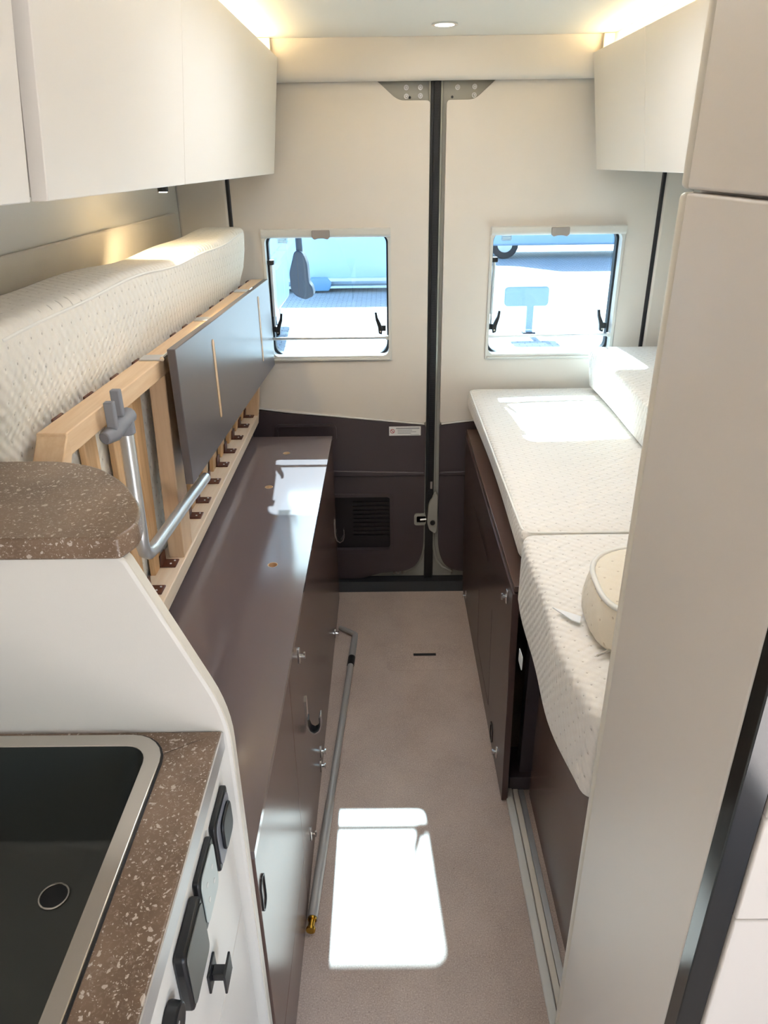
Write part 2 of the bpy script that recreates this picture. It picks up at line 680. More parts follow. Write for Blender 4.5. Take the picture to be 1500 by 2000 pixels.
# rubber down the middle of the doors
cs = sthing('trim_3', (XC, YD, .03))
obj('seal_core', MB().box(.148, .180, YD + .002, YD + .02, .036, 1.82), M['black'], cs, bevel=.002)
obj('leak_stop', MB().box(.125, .215, YD + .030, YD + .075, .0, 1.84), M['rubber'], cs)  # unseen backing added to stop sun leaking between the doors
obj('seal_lip', MB().box(.157, .176, YD - .006, YD + .004, .40, 1.82), M['rubber'], cs, bevel=.003)
mb = MB()
z = .42
while z < 1.81:
    mb.box(.1585, .1745, YD - .0075, YD - .005, z, z + .004)
    z += .008
rb = obj('seal_ribs', mb, M['rubber'], cs)
rb['kind'] = 'stuff'


# ------------------------------------------------------------------ rear doors
def mir(poly):
    return [(2 * XC - p[0] + .0, p[1]) for p in poly]


WIN = {1: (-.415, .020), 2: (.354, .806)}
WZ = (.950, 1.398)


def door(n, label):
    """n=1 left, n=2 right; outlines are given for the left door and mirrored for the right."""
    root = sthing('door_%d' % n, (XC - .33 if n == 1 else XC + .37, YD, .04), label)
    flip = (lambda p: p) if n == 1 else mir
    xo = -.505 if n == 1 else -.572
    x0, x1 = WIN[n]
    hole = rrect(x0 + .006, x1 - .006, WZ[0] + .006, WZ[1] - .006, .03)
    top = 1.83
    inner = .146 if n == 1 else .132
    up_poly = [(xo, top), (xo, .781), (-.466, .777), (-.372, .764), (inner, .711), (inner, 1.767), (.055, 1.767), (.036, 1.775), (-.022, 1.823), (-.03, top)]
    up_poly = fillet(up_poly, [0, .01, 0, .02, .012, .012, .015, .01, .01, 0])
    obj('upper_trim', MB().plate(flip(up_poly), [hole], 'y', YD, YD + .02), M['trim'], root, bevel=.004)
    # soft vertical fold beside the seal
    lp = [(xo, .773), (-.466, .769), (-.372, .756), (inner, .703), (inner - .002, .40), (inner - .004, .17), (inner - .03, .10), (inner - .075, .074), (-.03, .066), (-.11, .040), (xo, .040)]
    lp = fillet(lp, [.01, 0, .02, .01, .03, .05, .03, .03, .02, .02, 0])
    if n == 1:
        pocket = rrect(-.30, .022, .16, .425, .018)
        notch = None
        obj('lower_trim', MB().plate(flip(lp), [pocket], 'y', YD - .004, YD + .02), M['dark_trim'], root, bevel=.004)
        pk = obj('door_pocket', MB().plate(rrect(-.30, .022, .16, .425, .018), [rrect(-.285, .008, .176, .410, .012)], 'y', YD - .006, YD + .020), M['dark_trim'], root, bevel=.003)
        obj('pocket_back', MB().box(-.29, .013, YD + .016, YD + .020, .17, .416), M['dark_hole'], pk)
        g0 = None
        for i in range(9):
            zz = .225 + i * .0185
            if g0 is None:
                g0 = obj('grille_slat', MB().box(-.14, .004, YD + .009, YD + .016, zz, zz + .009), M['dark_hole'], pk)
            else:
                c = g0.copy(); COL.objects.link(c); c.parent = pk
                c.location = g0.location + Vector((0, 0, i * .0185)); W[c] = W[g0] + Vector((0, 0, i * .0185))
        # raised upper moulding and shelf line of the trim
        obj('moulding', MB().prism(fillet([(xo, .50), (xo, .535), (inner - .004, .515), (inner - .004, .50)], .006), 'y', YD - .010, YD), M['dark_trim'], root, bevel=.004, seg=3)
        obj('grip_recess', MB().plate(rrect(-.42, -.19, .640, .715, .02), [rrect(-.41, -.20, .650, .705, .014)], 'y', YD - .012, YD), M['dark_trim'], root, bevel=.004)
    else:
        obj('lower_trim', MB().plate(flip(lp), [], 'y', YD - .004, YD + .02), M['dark_trim'], root, bevel=.004)
        obj('moulding', MB().prism(flip(fillet([(xo, .50), (xo, .535), (inner - .004, .515), (inner - .004, .50)], .006)), 'y', YD - .010, YD), M['dark_trim'], root, bevel=.004, seg=3)
    # bright bead between upper and lower trim
    path = [(xo, .779), (-.466, .775), (-.372, .762), (inner - .006, .708)]
    obj('bead', MB().tube([(p[0], YD - .002, p[1]) for p in flip(path)], .0035, 8), M['lt_plastic'], root)
    # painted metal behind the trim
    outl = [(xo, 1.84), (xo, .037), (.147, .037), (.147, 1.84)]
    skin = obj('door_skin', MB().plate(flip(outl), [hole], 'y', YD + .021, YD + .05), M['paint'], root)
    ex = .1475 if n == 1 else .1495
    # rolled metal edge beside the rubber
    edge = [(ex, YD + .012, 1.82), (ex, YD + .012, .40), (ex - .002, YD + .012, .19), (ex - .016, YD + .012, .12), (ex - .04, YD + .012, .085), (ex - .08, YD + .012, .062)]
    if n == 2:
        edge = [(2 * XC - p[0], p[1], p[2]) for p in edge]
    obj('metal_edge', MB().tube(edge, .0065, 8), M['paint'], root)
    # bolts seen in the cut-out at the top
    bs = ((.008, 1.799), (.072, 1.803), (.116, 1.803), (.116, 1.780), (.072, 1.779)) if n == 1 else ((.098, 1.802), (.045, 1.803), (.046, 1.780))
    b0 = None
    for (bx, bz) in bs[(1 if n == 1 else 0):]:
        bx2 = bx if n == 1 else 2 * XC - bx
        m = MB().ring((bx2, bz), 'y', .0075, .0045, YD + .013, YD + .022, 14)
        m.cyl((bx2, YD + .010, bz), (bx2, YD + .022, bz), .003, seg=8)
        obj('bolt', m, M['alu'], root)
    hx = .083 if n == 1 else 2 * XC - .114
    obj('drain_hole', MB().cyl((hx, YD + .019, 1.776), (hx, YD + .0215, 1.776), .004, seg=10), M['black'], root)
    # screws at the foot
    if n == 1:
        pl = obj('latch_plate', MB().box(.018, .062, YD + .012, YD + .022, .050, .064), M['handle_grey'], root, bevel=.002)
        for sx in (.024, .040, .056):
            obj('screw', MB().cyl((sx, YD + .006, .057), (sx, YD + .014, .057), .0042, seg=10), M['steel'], pl)
    else:
        for sz in (.052, .064):
            obj('screw', MB().cyl((.262, YD + .008, sz), (.262, YD + .022, sz), .0042, seg=10), M['steel'], root)
    return root


d1 = door(1, 'left rear door with dark lower trim')
d2 = door(2, 'right rear door with dark lower trim')
# catch on the left door, latch housing on the right door
ct = obj('catch_plate', MB().plate(rrect(.104, .150, .288, .338, .010), [rrect(.114, .151, .298, .328, .006)], 'y', YD - .012, YD + .006), M['paint'], d1, bevel=.002)
obj('catch_recess', MB().box(.112, .150, YD - .004, YD + .004, .296, .330), M['black'], ct)
obj('catch_pin', MB().cyl((.128, YD - .010, .312), (.152, YD - .010, .314), .0045, seg=10), M['chrome'], ct)
lh = obj('latch_housing', MB().prism(fillet([(.188, .43), (.172, .405), (.160, .375), (.156, .30), (.164, .268), (.188, .250), (.196, .27), (.196, .42)], .008), 'y', YD - .016, YD + .01), M['paint'], d2, bevel=.004)
obj('latch_button', MB().cyl((.177, YD - .020, .302), (.177, YD - .012, .302), .010, seg=16), M['black'], lh)
obj('latch_rod', MB().box(.166, .174, YD - .008, YD + .004, .445, .475), M['handle_grey'], d2)
# warning sticker on the left door
st = obj('warning_sticker', MB().box(.008, .127, YD - .0062, YD - .004, .665, .7005), M['white_tag'], d1)
obj('prohibition_sign', MB().ring((.0205, .683), 'y', .0085, .0065, YD - .0072, YD - .0062, 20).prism([(.0145, .6875), (.0160, .6890), (.0265, .6785), (.0250, .6770)], 'y', YD - .0072, YD - .0062), M['red'], st)
for (a, b, zz, h) in ((.034, .122, .6945, .0016), (.034, .122, .6915, .0016), (.040, .094, .6855, .0014), (.040, .110, .6795, .0014), (.040, .090, .6735, .0014), (.088, .121, .6685, .0008)):
    obj('text_line', MB().box(a, b, YD - .0070, YD - .0062, zz, zz + h), M['ink'], st)


# ------------------------------------------------------------------ windows
def window(n, label):
    x0, x1 = WIN[n]
    z0, z1 = WZ
    root = sthing('window_%d' % n, ((x0 + x1) / 2, YD, z0), label)
    fr = obj('window_frame', MB().plate(rrect(x0, x1, z0, z1, .006, 3), [rrect(x0 + .010, x1 - .010, z0 + .020, z1 - .024, .022)], 'y', YD - .006, YD + .030), M['lt_plastic'], root, bevel=.002)
    obj('sill_rail', MB().box(x0 + .006, x1 - .006, YD - .012, YD - .004, z0 + .004, z0 + .012), M['lt_plastic'], fr, bevel=.002)
    obj('gasket', MB().plate(rrect(x0 + .004, x1 - .004, z0 + .006, z1 - .006, .03), [rrect(x0 + .016, x1 - .016, z0 + .020, z1 - .020, .034)], 'y', YD + .032, YD + .062), M['rubber'], root, bevel=.002)
    pane = obj('pane', MB().box(x0 + .008, x1 - .008, YD + .056, YD + .059, z0 + .012, z1 - .012), M['glass'], root, smooth=0)
    obj('blind_cassette', MB().prism(fillet([(YD - .020, z1 - .001), (YD - .020, z1 - .022), (YD - .012, z1 - .029), (YD + .006, z1 - .029), (YD + .006, z1 - .001)], [.004, .006, .004, 0, 0]), 'x', x0 + .002, x1 - .002), M['lt_plastic'], root, smooth=50)
    xm = -.213 if n == 1 else .583
    hb = [(xm - .030, z1 - .004), (xm - .030, z1 - .027), (xm - .022, z1 - .034), (xm - .008, z1 - .030), (xm + .008, z1 - .030), (xm + .022, z1 - .034), (xm + .030, z1 - .027), (xm + .030, z1 - .004)]
    obj('blind_handle', MB().prism(fillet(hb, .004), 'y', YD - .028, YD - .018), M['handle_grey'], root, bevel=.002)
    zb = 1.030
    obj('blind_bar', MB().box(x0 + .010, x1 - .010, YD + .004, YD + .016, zb - .004, zb + .005), M['alu'], root, bevel=.002)
    obj('bar_end', MB().box(x1 - .020, x1 - .006, YD - .002, YD + .018, zb - .006, zb + .008), M['lt_plastic'], root, bevel=.002)
    # two lever latches
    for s, lx in ((1, x0 + .022), (-1, x1 - .030)):
        lt = obj('latch', MB().box(lx - .010, lx + .010, YD + .024, YD + .050, 1.050, 1.070).box(lx - .006 - s * .016, lx + .006 - s * .0, YD + .030, YD + .048, 1.053, 1.064), M['black'], root, bevel=.003)
        lev = [(lx + s * .004, 1.040), (lx + s * .016, 1.044), (lx + s * .018, 1.066), (lx + s * .026, 1.092), (lx + s * .029, 1.118), (lx + s * .022, 1.119), (lx + s * .018, 1.098), (lx + s * .008, 1.078), (lx + s * .002, 1.060)]
        obj('lever', MB().prism(fillet(lev, .003, 3), 'y', YD + .010, YD + .026), M['black'], lt, bevel=.0025)
        obj('screw', MB().cyl((lx + s * .009, YD + .007, 1.052), (lx + s * .009, YD + .012, 1.052), .003, seg=8), M['steel'], lt)
    # telescopic stay at the left edge
    sx = x0 + .020
    sy = obj('stay', MB().cyl((sx, YD + .030, 1.105), (sx + .002, YD + .030, 1.285), .0055, seg=10).cyl((sx, YD + .030, 1.070), (sx, YD + .030, 1.108), .003, seg=8), M['alu'], root)
    obj('stay_mount', MB().box(sx - .010, sx + .013, YD + .018, YD + .046, 1.280, 1.296), M['black'], sy, bevel=.003)
    # etched label in the glass
    gx = x0 + .045
    gl = obj('glass_label', MB().plate(rrect(gx, gx + .036, 1.346, 1.372, .004, 3), [], 'y', YD + .054, YD + .0555), M['glass_label'], root)
    for i in range(4):
        obj('etched_line', MB().box(gx + .004, gx + .032, YD + .053, YD + .054, 1.351 + i * .005, 1.3525 + i * .005), M['lt_plastic'], gl)
    return root


window(1, 'left rear window with hinged pane')
window(2, 'right rear window with hinged pane above the bed')

# ================================================================== OVERHEAD CABINETS
CZ0, CZ1 = 1.566, 1.880


def cab_poly(xt, xb, xw, s):
    """cross-section in (x, z): tilted front, flat back on the wall."""
    return [(xt, CZ1), (xb, CZ0), (xw, CZ0 + .004), (xw, CZ1)]


def overhead(name, label, xt, xb, xw, y0, y1, seams, loc):
    """front at xt (top) / xb (bottom); doors are panels on the front between the seams."""
    s = 1 if xw > xt else -1
    root = thing(name, label, 'cabinet', loc, 'overhead cabinets')
    t = .018
    obj('body', MB().prism([(xt + s * t, CZ1 - .012), (xb + s * t, CZ0 + .004), (xw, CZ0 + .004), (xw, CZ1 - .012)], 'y', y0 + .003, y1 - .002), M['cabinet'], root)
    ys = [y0] + seams + [y1]
    for a, b in zip(ys[:-1], ys[1:]):
        obj('door', MB().prism([(xt, CZ1), (xb, CZ0), (xb + s * t, CZ0), (xt + s * t, CZ1)], 'y', a + .0008, b - .0008), M['cabinet'], root, bevel=.0012)
    return root


c1 = overhead('overhead_cabinet', 'long white overhead cabinet above the upright mattress', -.313, -.347, XL + .003, .815, 2.532, [1.39], (-.5, 1.7, CZ0))
c2 = overhead('overhead_cabinet', 'white overhead cabinet nearest the camera, set back at the upper left', -.320, -.358, XL + .003, -.15, .800, [.30], (-.5, .3, CZ0))
c3 = overhead('overhead_cabinet', 'white overhead cabinet above the right bed', .624, .668, XR - .003, .86, 2.532, [1.46, 2.06], (.84, 1.7, CZ0))

# cove boards standing behind the cabinet tops, closing towards the wall
obj('cove_board', MB().box(-.376, -.366, -.15, 2.508, CZ1 - .012, ZC - .001), M['cabinet'], c1)
obj('cove_end', MB().box(-.366, -.329, 2.498, 2.508, CZ1 - .012, ZC - .001), M['cabinet'], c1)
obj('cove_board', MB().box(.674, .684, .86, 2.508, CZ1 - .012, ZC - .001), M['cabinet'], c3)
obj('cove_end', MB().box(.643, .674, 2.498, 2.508, CZ1 - .012, ZC - .001), M['cabinet'], c3)


def led(label, x, y0, y1):
    root = thing('led_strip', label, 'light strip', (x, (y0 + y1) / 2, CZ1 - .012), 'cove light strips')
    obj('carrier', MB().box(x - .007, x + .007, y0, y1, CZ1 - .0115, CZ1 - .008), M['alu'], root)
    obj('diffuser', MB().box(x - .005, x + .005, y0, y1, CZ1 - .008, CZ1 - .004), M['led'], root)


led('warm glowing strip hidden on top of the left overhead cabinets', -.352, .83, 2.47)
led('warm glowing strip hidden on top of the right overhead cabinet', .660, .9, 2.47)

# ceiling lamp
dl = thing('ceiling_downlight', 'small round recessed lamp in the ceiling by the header', 'lamp', (.165, 2.30, ZC))
obj('bezel', MB().ring((.165, 2.30), 'z', .035, .027, ZC - .004, ZC + .004, 28), M['chrome'], dl)
obj('lens', MB().cyl((.165, 2.30, ZC + .006), (.165, 2.30, ZC + .010), .0275, seg=24), M['lamp'], dl)


def lamp_light(name, loc, power, col, size, parent=None, kind='AREA', spot=1.2, tgt=None):
    ld = bpy.data.lights.new(name, kind)
    ld.energy = power
    ld.color = col
    if kind == 'AREA':
        ld.shape = 'DISK'
        ld.size = size
    else:
        ld.shadow_soft_size = size
        ld.spot_size = spot
        ld.spot_blend = 0.5
    lo = bpy.data.objects.new(name, ld)
    COL.objects.link(lo)
    if parent is not None:
        lo.parent = parent
        lo.location = Vector(loc) - W[parent]
    else:
        lo.location = loc
    if tgt:
        lo.rotation_euler = (Vector(tgt) - Vector(loc)).to_track_quat('-Z', 'Y').to_euler()
    return lo


lamp_light('downlight_beam', (.165, 2.30, ZC - .006), 0.15, (1, .93, .82), .05, dl)

# reading light under the left cabinet
rl = thing('reading_light', 'small black reading lamp under the long left overhead cabinet', 'lamp', (-.50, 1.79, 1.545))
obj('mount', MB().box(-.515, -.485, 1.78, 1.81, 1.557, 1.570), M['black'], rl, bevel=.002)
obj('lamp_head', MB().cyl((-.50, 1.795, 1.542), (-.50, 1.795, 1.558), .012, seg=16), M['black'], rl, bevel=.001)
obj('lens', MB().cyl((-.50, 1.795, 1.5405), (-.50, 1.795, 1.5425), .009, seg=16), M['read'], rl)
lamp_light('reading_beam', (-.50, 1.80, 1.536), 2.6, (1, .78, .45), .008, rl, 'SPOT', 1.9, (-.53, 2.02, 1.2))

# ================================================================== LEFT SIDE: upright bed
obj_b = obj('wall_board', MB().prism(fillet([(.3, .72), (2.53, .72), (2.53, 1.457), (.3, 1.457)], [0, 0, .03, 0]), 'x', XL + .001, -.669), M['board'], bevel=.004)
tag(obj_b, 'felt covered beige board on the wall behind the upright mattress', 'board')


def m_fn(p):
    # leans and twists with the frame; the top sags a little
    h = min(1.0, (p.z - .70) / .54)
    x = p.x + .038 * h + .041 * (p.y - 1.9) * h + max(0, p.z - 1.24) * .06
    z = p.z
    if p.z > 1.3:
        z += .005 * math.sin(p.y * 6.0) + .003 * math.sin(p.y * 13 + 1)
    if p.x > -.60:
        x += .020 * min(1.0, max(0.0, (p.z - 1.25) / .06))
    x += .002 * math.sin(p.y * 9 + p.z * 5)
    return (x, p.y, z)


mt = thing('mattress', 'cream quilted mattress standing on edge along the left wall', 'mattress', (-.6, 1.7, .702))
obj('mattress_body', softbox(-.664, -.541, .945, 2.51, .702, 1.408, .022, 5, 40, 14, m_fn), M['mattress'], mt, smooth=80)
seam = []
for i in range(30):
    y = .975 + i * .0515
    q = m_fn(Vector((-.5425, y, 1.392)))
    seam.append((q[0], q[1], q[2] + .004 * math.sin(y * 5)))
obj('piping', MB().tube(seam, .0028, 6), M['piping'], mt)

# slatted frame folded up in front of the mattress
def xf(z, y=1.9):
    return -.474 + (z - .73) * .07 + .041 * (y - 1.9) * (z - .73) / .51


def lean(t, y, z):
    return (xf(z, y) + t, y, z)


bf = thing('slatted_bed_frame', 'pine slatted bed frame folded upright against the mattress', 'bed frame', (-.49, 1.7, .702))
FY0, FY1 = .950, 2.565
def fbox(t0, t1, y0, y1, z0, z1):
    m = MB()
    n = 8
    for i in range(n):
        pass
    m.box(t0, t1, y0, y1, z0, z1)
    return m.xform(lean)


obj('top_rail', fbox(-.046, 0, FY0 + .07, FY1, 1.206, 1.242), M['wood_y'], bf, bevel=.002)
# chamfered near corner
obj('corner_rail', MB().prism([(FY0 + .075, 1.242), (FY0 + .075, 1.206), (FY0 + .035, 1.15), (FY0, 1.16)], 'x', -.046, 0).xform(lean), M['wood_y'], bf, bevel=.002)
obj('end_rail', fbox(-.046, 0, FY0, FY0 + .035, .73, 1.16), M['wood_z2'], bf, bevel=.002)
obj('end_rail', fbox(-.046, 0, FY1 - .035, FY1, .77, 1.206), M['wood_z2'], bf, bevel=.002)
obj('bottom_rail', fbox(-.060, 0, FY0, FY1, .732, .770), M['wood_y2'], bf, bevel=.002)
obj('hinge_strip', fbox(-.050, -.030, FY0 + .1, FY1 - .05, .7015, .732), M['flap_edge'], bf)
obj('post', fbox(-.040, -.004, 1.485, 1.560, .770, 1.206), M['wood_z2'], bf, bevel=.002)
clips = [1.10, 1.22, 1.34, 1.455, 1.705, 1.80, 1.93, 2.058, 2.173, 2.298, 2.417, 2.525]
for y in clips:
    obj('slat', MB().box(-.060, -.048, y - .052, y - .002, .755, 1.220).xform(lean), M['wood_z'], bf, bevel=.002)
    c0 = obj('slat_clip', MB().box(-.055, -.012, y - .018, y + .018, .770, .774).box(-.0475, -.043, y - .018, y + .018, .770, .800).xform(lean), M['clip'], bf, bevel=.002)
    obj('clip_screw', MB().cyl((xf(.774, y) - .026, y - .006, .773), (xf(.774, y) - .026, y - .006, .7755), .0024, seg=8).cyl((xf(.774, y) - .020, y + .008, .773), (xf(.774, y) - .020, y + .008, .7755), .0024, seg=8), M['white_tag'], c0)
    obj('upper_slat_clip', MB().box(-.052, -.0465, y - .018, y + .018, 1.222, 1.2432).xform(lean), M['clip'], bf, bevel=.002)

# flap hinged to the top rail
def flapx(t, y, z):
    return (-.4075 + .022 * (y - 1.95) + t, y, z - .020 * (y - 1.95))


fp = obj('flap_panel', MB().box(-.017, 0, 1.44, 2.545, .965, 1.257).xform(flapx), M['flap'], bf, bevel=.0015)
for (y, za, zb) in ((1.735, 1.026, 1.216), (2.340, 1.026, 1.228)):
    pts = rrect(y - .007, y + .007, za, zb, .0065, 4)
    obj('slot_inlay', MB().prism(pts, 'x', -.0005, .0008).xform(flapx), M['wood_z2'], fp)
    obj('slot_edge', MB().plate(rrect(y - .0085, y + .0085, za - .0015, zb + .0015, .008, 4), [rrect(y - .0072, y + .0072, za, zb, .0065, 4)], 'x', -.0005, .0012).xform(flapx), M['wood_z'], fp)
for y in (1.47, 1.87, 2.31):
    zz = 1.2425
    x = xf(zz, y)
    h = obj('hinge', MB().box(x - .042, x + .002, y - .020, y + .020, zz - .0005, zz + .003), M['alu'], bf, bevel=.001)
    obj('hinge_pin', MB().cyl((x + .006, y - .022, zz + .004), (x + .006, y + .022, zz + .004), .0045, seg=10), M['chrome'], h)

# folding support leg: clamp, drop tube and foot bar
lx = -.448
path = [(lx - .004, 1.196, 1.200), (lx - .002, 1.185, 1.12), (lx, 1.170, 1.00), (lx, 1.168, .975), (lx, 1.174, .957), (lx, 1.192, .944), (lx, 1.22, .938), (lx + .004, 1.42, .928), (lx + .008, 1.62, .915)]
lg = obj('support_leg', MB().tube(path, .0125, 14), M['alu'], bf, smooth=60)
m = MB()
m.tube([(lx - .014, 1.122, 1.196), (lx - .006, 1.145, 1.198), (lx - .002, 1.172, 1.204), (lx - .002, 1.215, 1.206)], [.011, .015, .013, .015], 12)
m.box(lx - .012, lx + .004, 1.136, 1.150, 1.200, 1.252)
m.box(lx - .012, lx + .004, 1.172, 1.186, 1.206, 1.262)
m.cyl((lx - .004, 1.196, 1.178), (lx - .004, 1.196, 1.206), .016, seg=14)
obj('clamp', m, M['grey_plastic'], lg, bevel=.002)

# ================================================================== LEFT BENCH
BX = -.200
bench = thing('storage_bench', 'dark brown storage bench with glossy top on the left of the aisle', 'bench', (-.44, 1.64, 0))
holes = [(-.345, 2.334), (-.365, 2.048), (-.287, 1.568)]
hp = [[(hx + .0125 * math.cos(a * math.pi / 10), hy + .0125 * math.sin(a * math.pi / 10)) for a in range(20)] for hx, hy in holes]
bt = obj('bench_top', MB().plate([(XL + .004, .735), (BX + .001, .735), (BX + .001, 2.50), (XL + .004, 2.50)], hp, 'z', .684, .700), M['brown_gloss'], bench)
for hx, hy in holes:
    obj('finger_hole', MB().ring((hx, hy), 'z', .0125, .0112, .680, .6998, 20), M['wood_y'], bt)
obj('bench_carcass', MB().box(XL + .004, BX - .018, .736, 2.496, .03, .684), M['brown_dark'], bench)
obj('front_panel', MB().box(BX - .016, BX, 1.1555, 2.50, .004, .684), M['brown'], bench, bevel=.001)
bd = obj('bench_door', MB().box(BX - .016, BX, .736, 1.1535, .1715, .684), M['brown'], bench, bevel=.001)
obj('kick_panel', MB().box(BX - .016, BX, .736, 1.1535, .004, .1695), M['brown'], bench, bevel=.001)
# pull slot in the bench door
obj('pull_slot', MB().plate(rrect(.744, .772, .548, .616, .013), [rrect(.7465, .7695, .551, .613, .011)], 'x', BX - .001, BX + .0025), M['black'], bd)


def hook(y, z, parent):
    """flat J hook of bent metal strip."""
    prof = [(BX + .0005, z + .075), (BX + .0005, z + .0), (BX + .005, z - .018), (BX + .018, z - .027), (BX + .031, z - .018), (BX + .036, z), (BX + .036, z + .030),
            (BX + .033, z + .030), (BX + .033, z + .001), (BX + .028, z - .015), (BX + .018, z - .022), (BX + .008, z - .015), (BX + .0035, z + .002), (BX + .0035, z + .075)]
    h = obj('hook', MB().prism(prof, 'y', y - .011, y + .011), M['chrome'], parent, smooth=50)
    obj('hook_lining', MB().prism([(BX + .0035, z + .02), (BX + .0035, z + .002), (BX + .008, z - .015), (BX + .018, z - .022), (BX + .028, z - .015), (BX + .033, z + .001), (BX + .033, z + .026),
                                   (BX + .031, z + .026), (BX + .031, z + .002), (BX + .026, z - .012), (BX + .018, z - .018), (BX + .010, z - .012), (BX + .006, z + .003), (BX + .006, z + .02)], 'y', y - .0105, y + .0105), M['black'], h, smooth=50)
    return h


hk = hook(1.352, .385, bench)
dup(hk, (0, 2.437 - 1.352, -.06), bench)


def latch(x, y, z, parent, s):
    """small turn catch: oval plate, screws and thumb knob; s is the side it faces."""
    m = MB().prism(rrect(y - .009, y + .009, z - .020, z + .020, .008, 4), 'x', x, x + s * .003)
    l = obj('turn_catch', m, M['chrome'], parent, bevel=.0008)
    obj('catch_knob', MB().cyl((x + s * .002, y, z), (x + s * .014, y, z), .004, seg=10).box(min(x + s * .011, x + s * .015), max(x + s * .011, x + s * .015), y - .003, y + .003, z - .008, z + .008), M['chrome'], l)
    return l


lt0 = latch(BX, 1.303, .622, bench, 1)
for (y, z) in ((1.276, .100), (1.56, .040), (2.223, .03), (1.58, .075)):
    dup(lt0, (0, y - 1.303, z - .622), bench)

# ================================================================== KITCHEN
KX = -.221
kit = thing('kitchen_unit', 'white kitchen unit with drawers and sockets at the lower left', 'cabinet', (-.45, .3, 0))
obj('carcass', MB().box(XL + .004, KX - .018, -.35, .709, .02, .76), M['cabinet'], kit)
obj('fascia', MB().box(KX - .018, KX, -.35, .7085, .7905, .921), M['cabinet'], kit, bevel=.001)
dr = obj('drawer', MB().box(KX - .018, KX + .001, .05, .7085, .6190, .7885), M['cabinet'], kit, bevel=.0015)
obj('drawer', MB().box(KX - .018, KX + .001, .05, .7085, .34, .6160), M['cabinet'], kit, bevel=.0015)
obj('drawer', MB().box(KX - .018, KX + .001, .05, .7085, .06, .337), M['cabinet'], kit, bevel=.0015)
# H shaped knob
ky, kz = .549, .7195
obj('drawer_knob', MB().box(KX + .001, KX + .004, ky - .016, ky + .016, kz - .016, kz + .016).box(KX + .004, KX + .020, ky - .0065, ky + .0065, kz - .0065, kz + .0065).box(KX + .020, KX + .023, ky - .016, ky + .016, kz - .016, kz + .016), M['black'], dr, bevel=.001)


# sockets with spring flaps
def socket(y0, y1, z0, z1, face, flap):
    s = obj('power_socket', MB().prism(rrect(y0, y1, z0, z1, .006, 3), 'x', KX, KX + .008), M['black'], kit, bevel=.002)
    obj('socket_face', MB().prism(rrect(y0 + .004, y1 - .004, z0 + .004, z1 - .004, .012, 4), 'x', KX + .008, KX + .0096), face, s, bevel=.0006)
    if flap:
        obj('socket_flap', MB().prism(rrect(y0 + .016, y1 - .010, z0 + .016, z1 - .012, .012, 4), 'x', KX + .0096, KX + .0140), M['black'], s, bevel=.002)
    else:
        for (a, b) in ((.32, .35), (.32, .65), (.68, .35), (.68, .65)):
            yy = y0 + (y1 - y0) * a; zz = z0 + (z1 - z0) * b
            obj('contact_hole', MB().cyl((KX + .0093, yy, zz), (KX + .0102, yy, zz), .0032, seg=8), M['lt_plastic'], s)
    return s


socket(.622, .694, .800, .878, M['grey_plastic'], True)
socket(.542, .610, .803, .884, M['socket_grey'], False)
s3 = obj('power_socket', MB().prism(rrect(.458, .532, .797, .884, .006, 3), 'x', KX, KX + .013), M['black'], kit, bevel=.003)
obj('socket_face', MB().prism(rrect(.462, .528, .801, .880, .008, 4), 'x', KX + .013, KX + .0145), M['dark_grey'], s3, bevel=.0006)
dial = obj('control_dial', MB().cyl((KX, .421, .845), (KX + .014, .421, .845), .021, .019, seg=24), M['black'], kit, bevel=.002)
for i in range(4):
    obj('dial_mark', MB().box(KX + .0138, KX + .0146, .411, .419, .834 + i * .006, .836 + i * .006), M['lt_plastic'], dial)

# raised end panel between kitchen and bench
ep = [(XL + .004, .003), (-.205, .003), (-.205, .974), (-.2985, 1.205), (XL + .004, 1.205)]
ep = fillet(ep, [0, 0, .05, .012, 0], 6)
obj('end_panel', MB().prism(ep, 'y', .711, .732), M['cabinet'], kit, bevel=.004)
obj('edge_band', MB().prism([(p[0] + .0015, p[1]) for p in ep[1:-1]] + [(p[0] - .004, p[1] - .004) for p in reversed(ep[1:-1])], 'y', .714, .7295), M['cabinet_edge'], kit)

SKI = rrect(-.600, -.297, .148, .681, .028)
SKO = rrect(-.614, -.277, .130, .7005, .046)
wt = obj('worktop', MB().plate([(XL + .004, -.35), (-.214, -.35), (-.214, .7095), (XL + .004, .7095)], [rrect(-.605, -.287, .139, .691, .037)], 'z', .922, .951), M['stone'], bevel=.002)
tag(wt, 'brown speckled kitchen worktop around the sink', 'worktop')
obj('front_edge_strip', MB().box(-.2145, -.2125, -.35, .7095, .923, .9495), M['alu'], wt)

sink = thing('sink', 'dark sink basin with brushed steel rim in the worktop', 'sink', (-.45, .42, .80))
obj('sink_rim', MB().plate(SKO, [SKI], 'z', .9515, .9555), M['steel'], sink, bevel=.0015)
obj('rim_seal', MB().plate(rrect(-.6165, -.2745, .1275, .703, .048), [SKO], 'z', .9512, .9525), M['black'], sink)
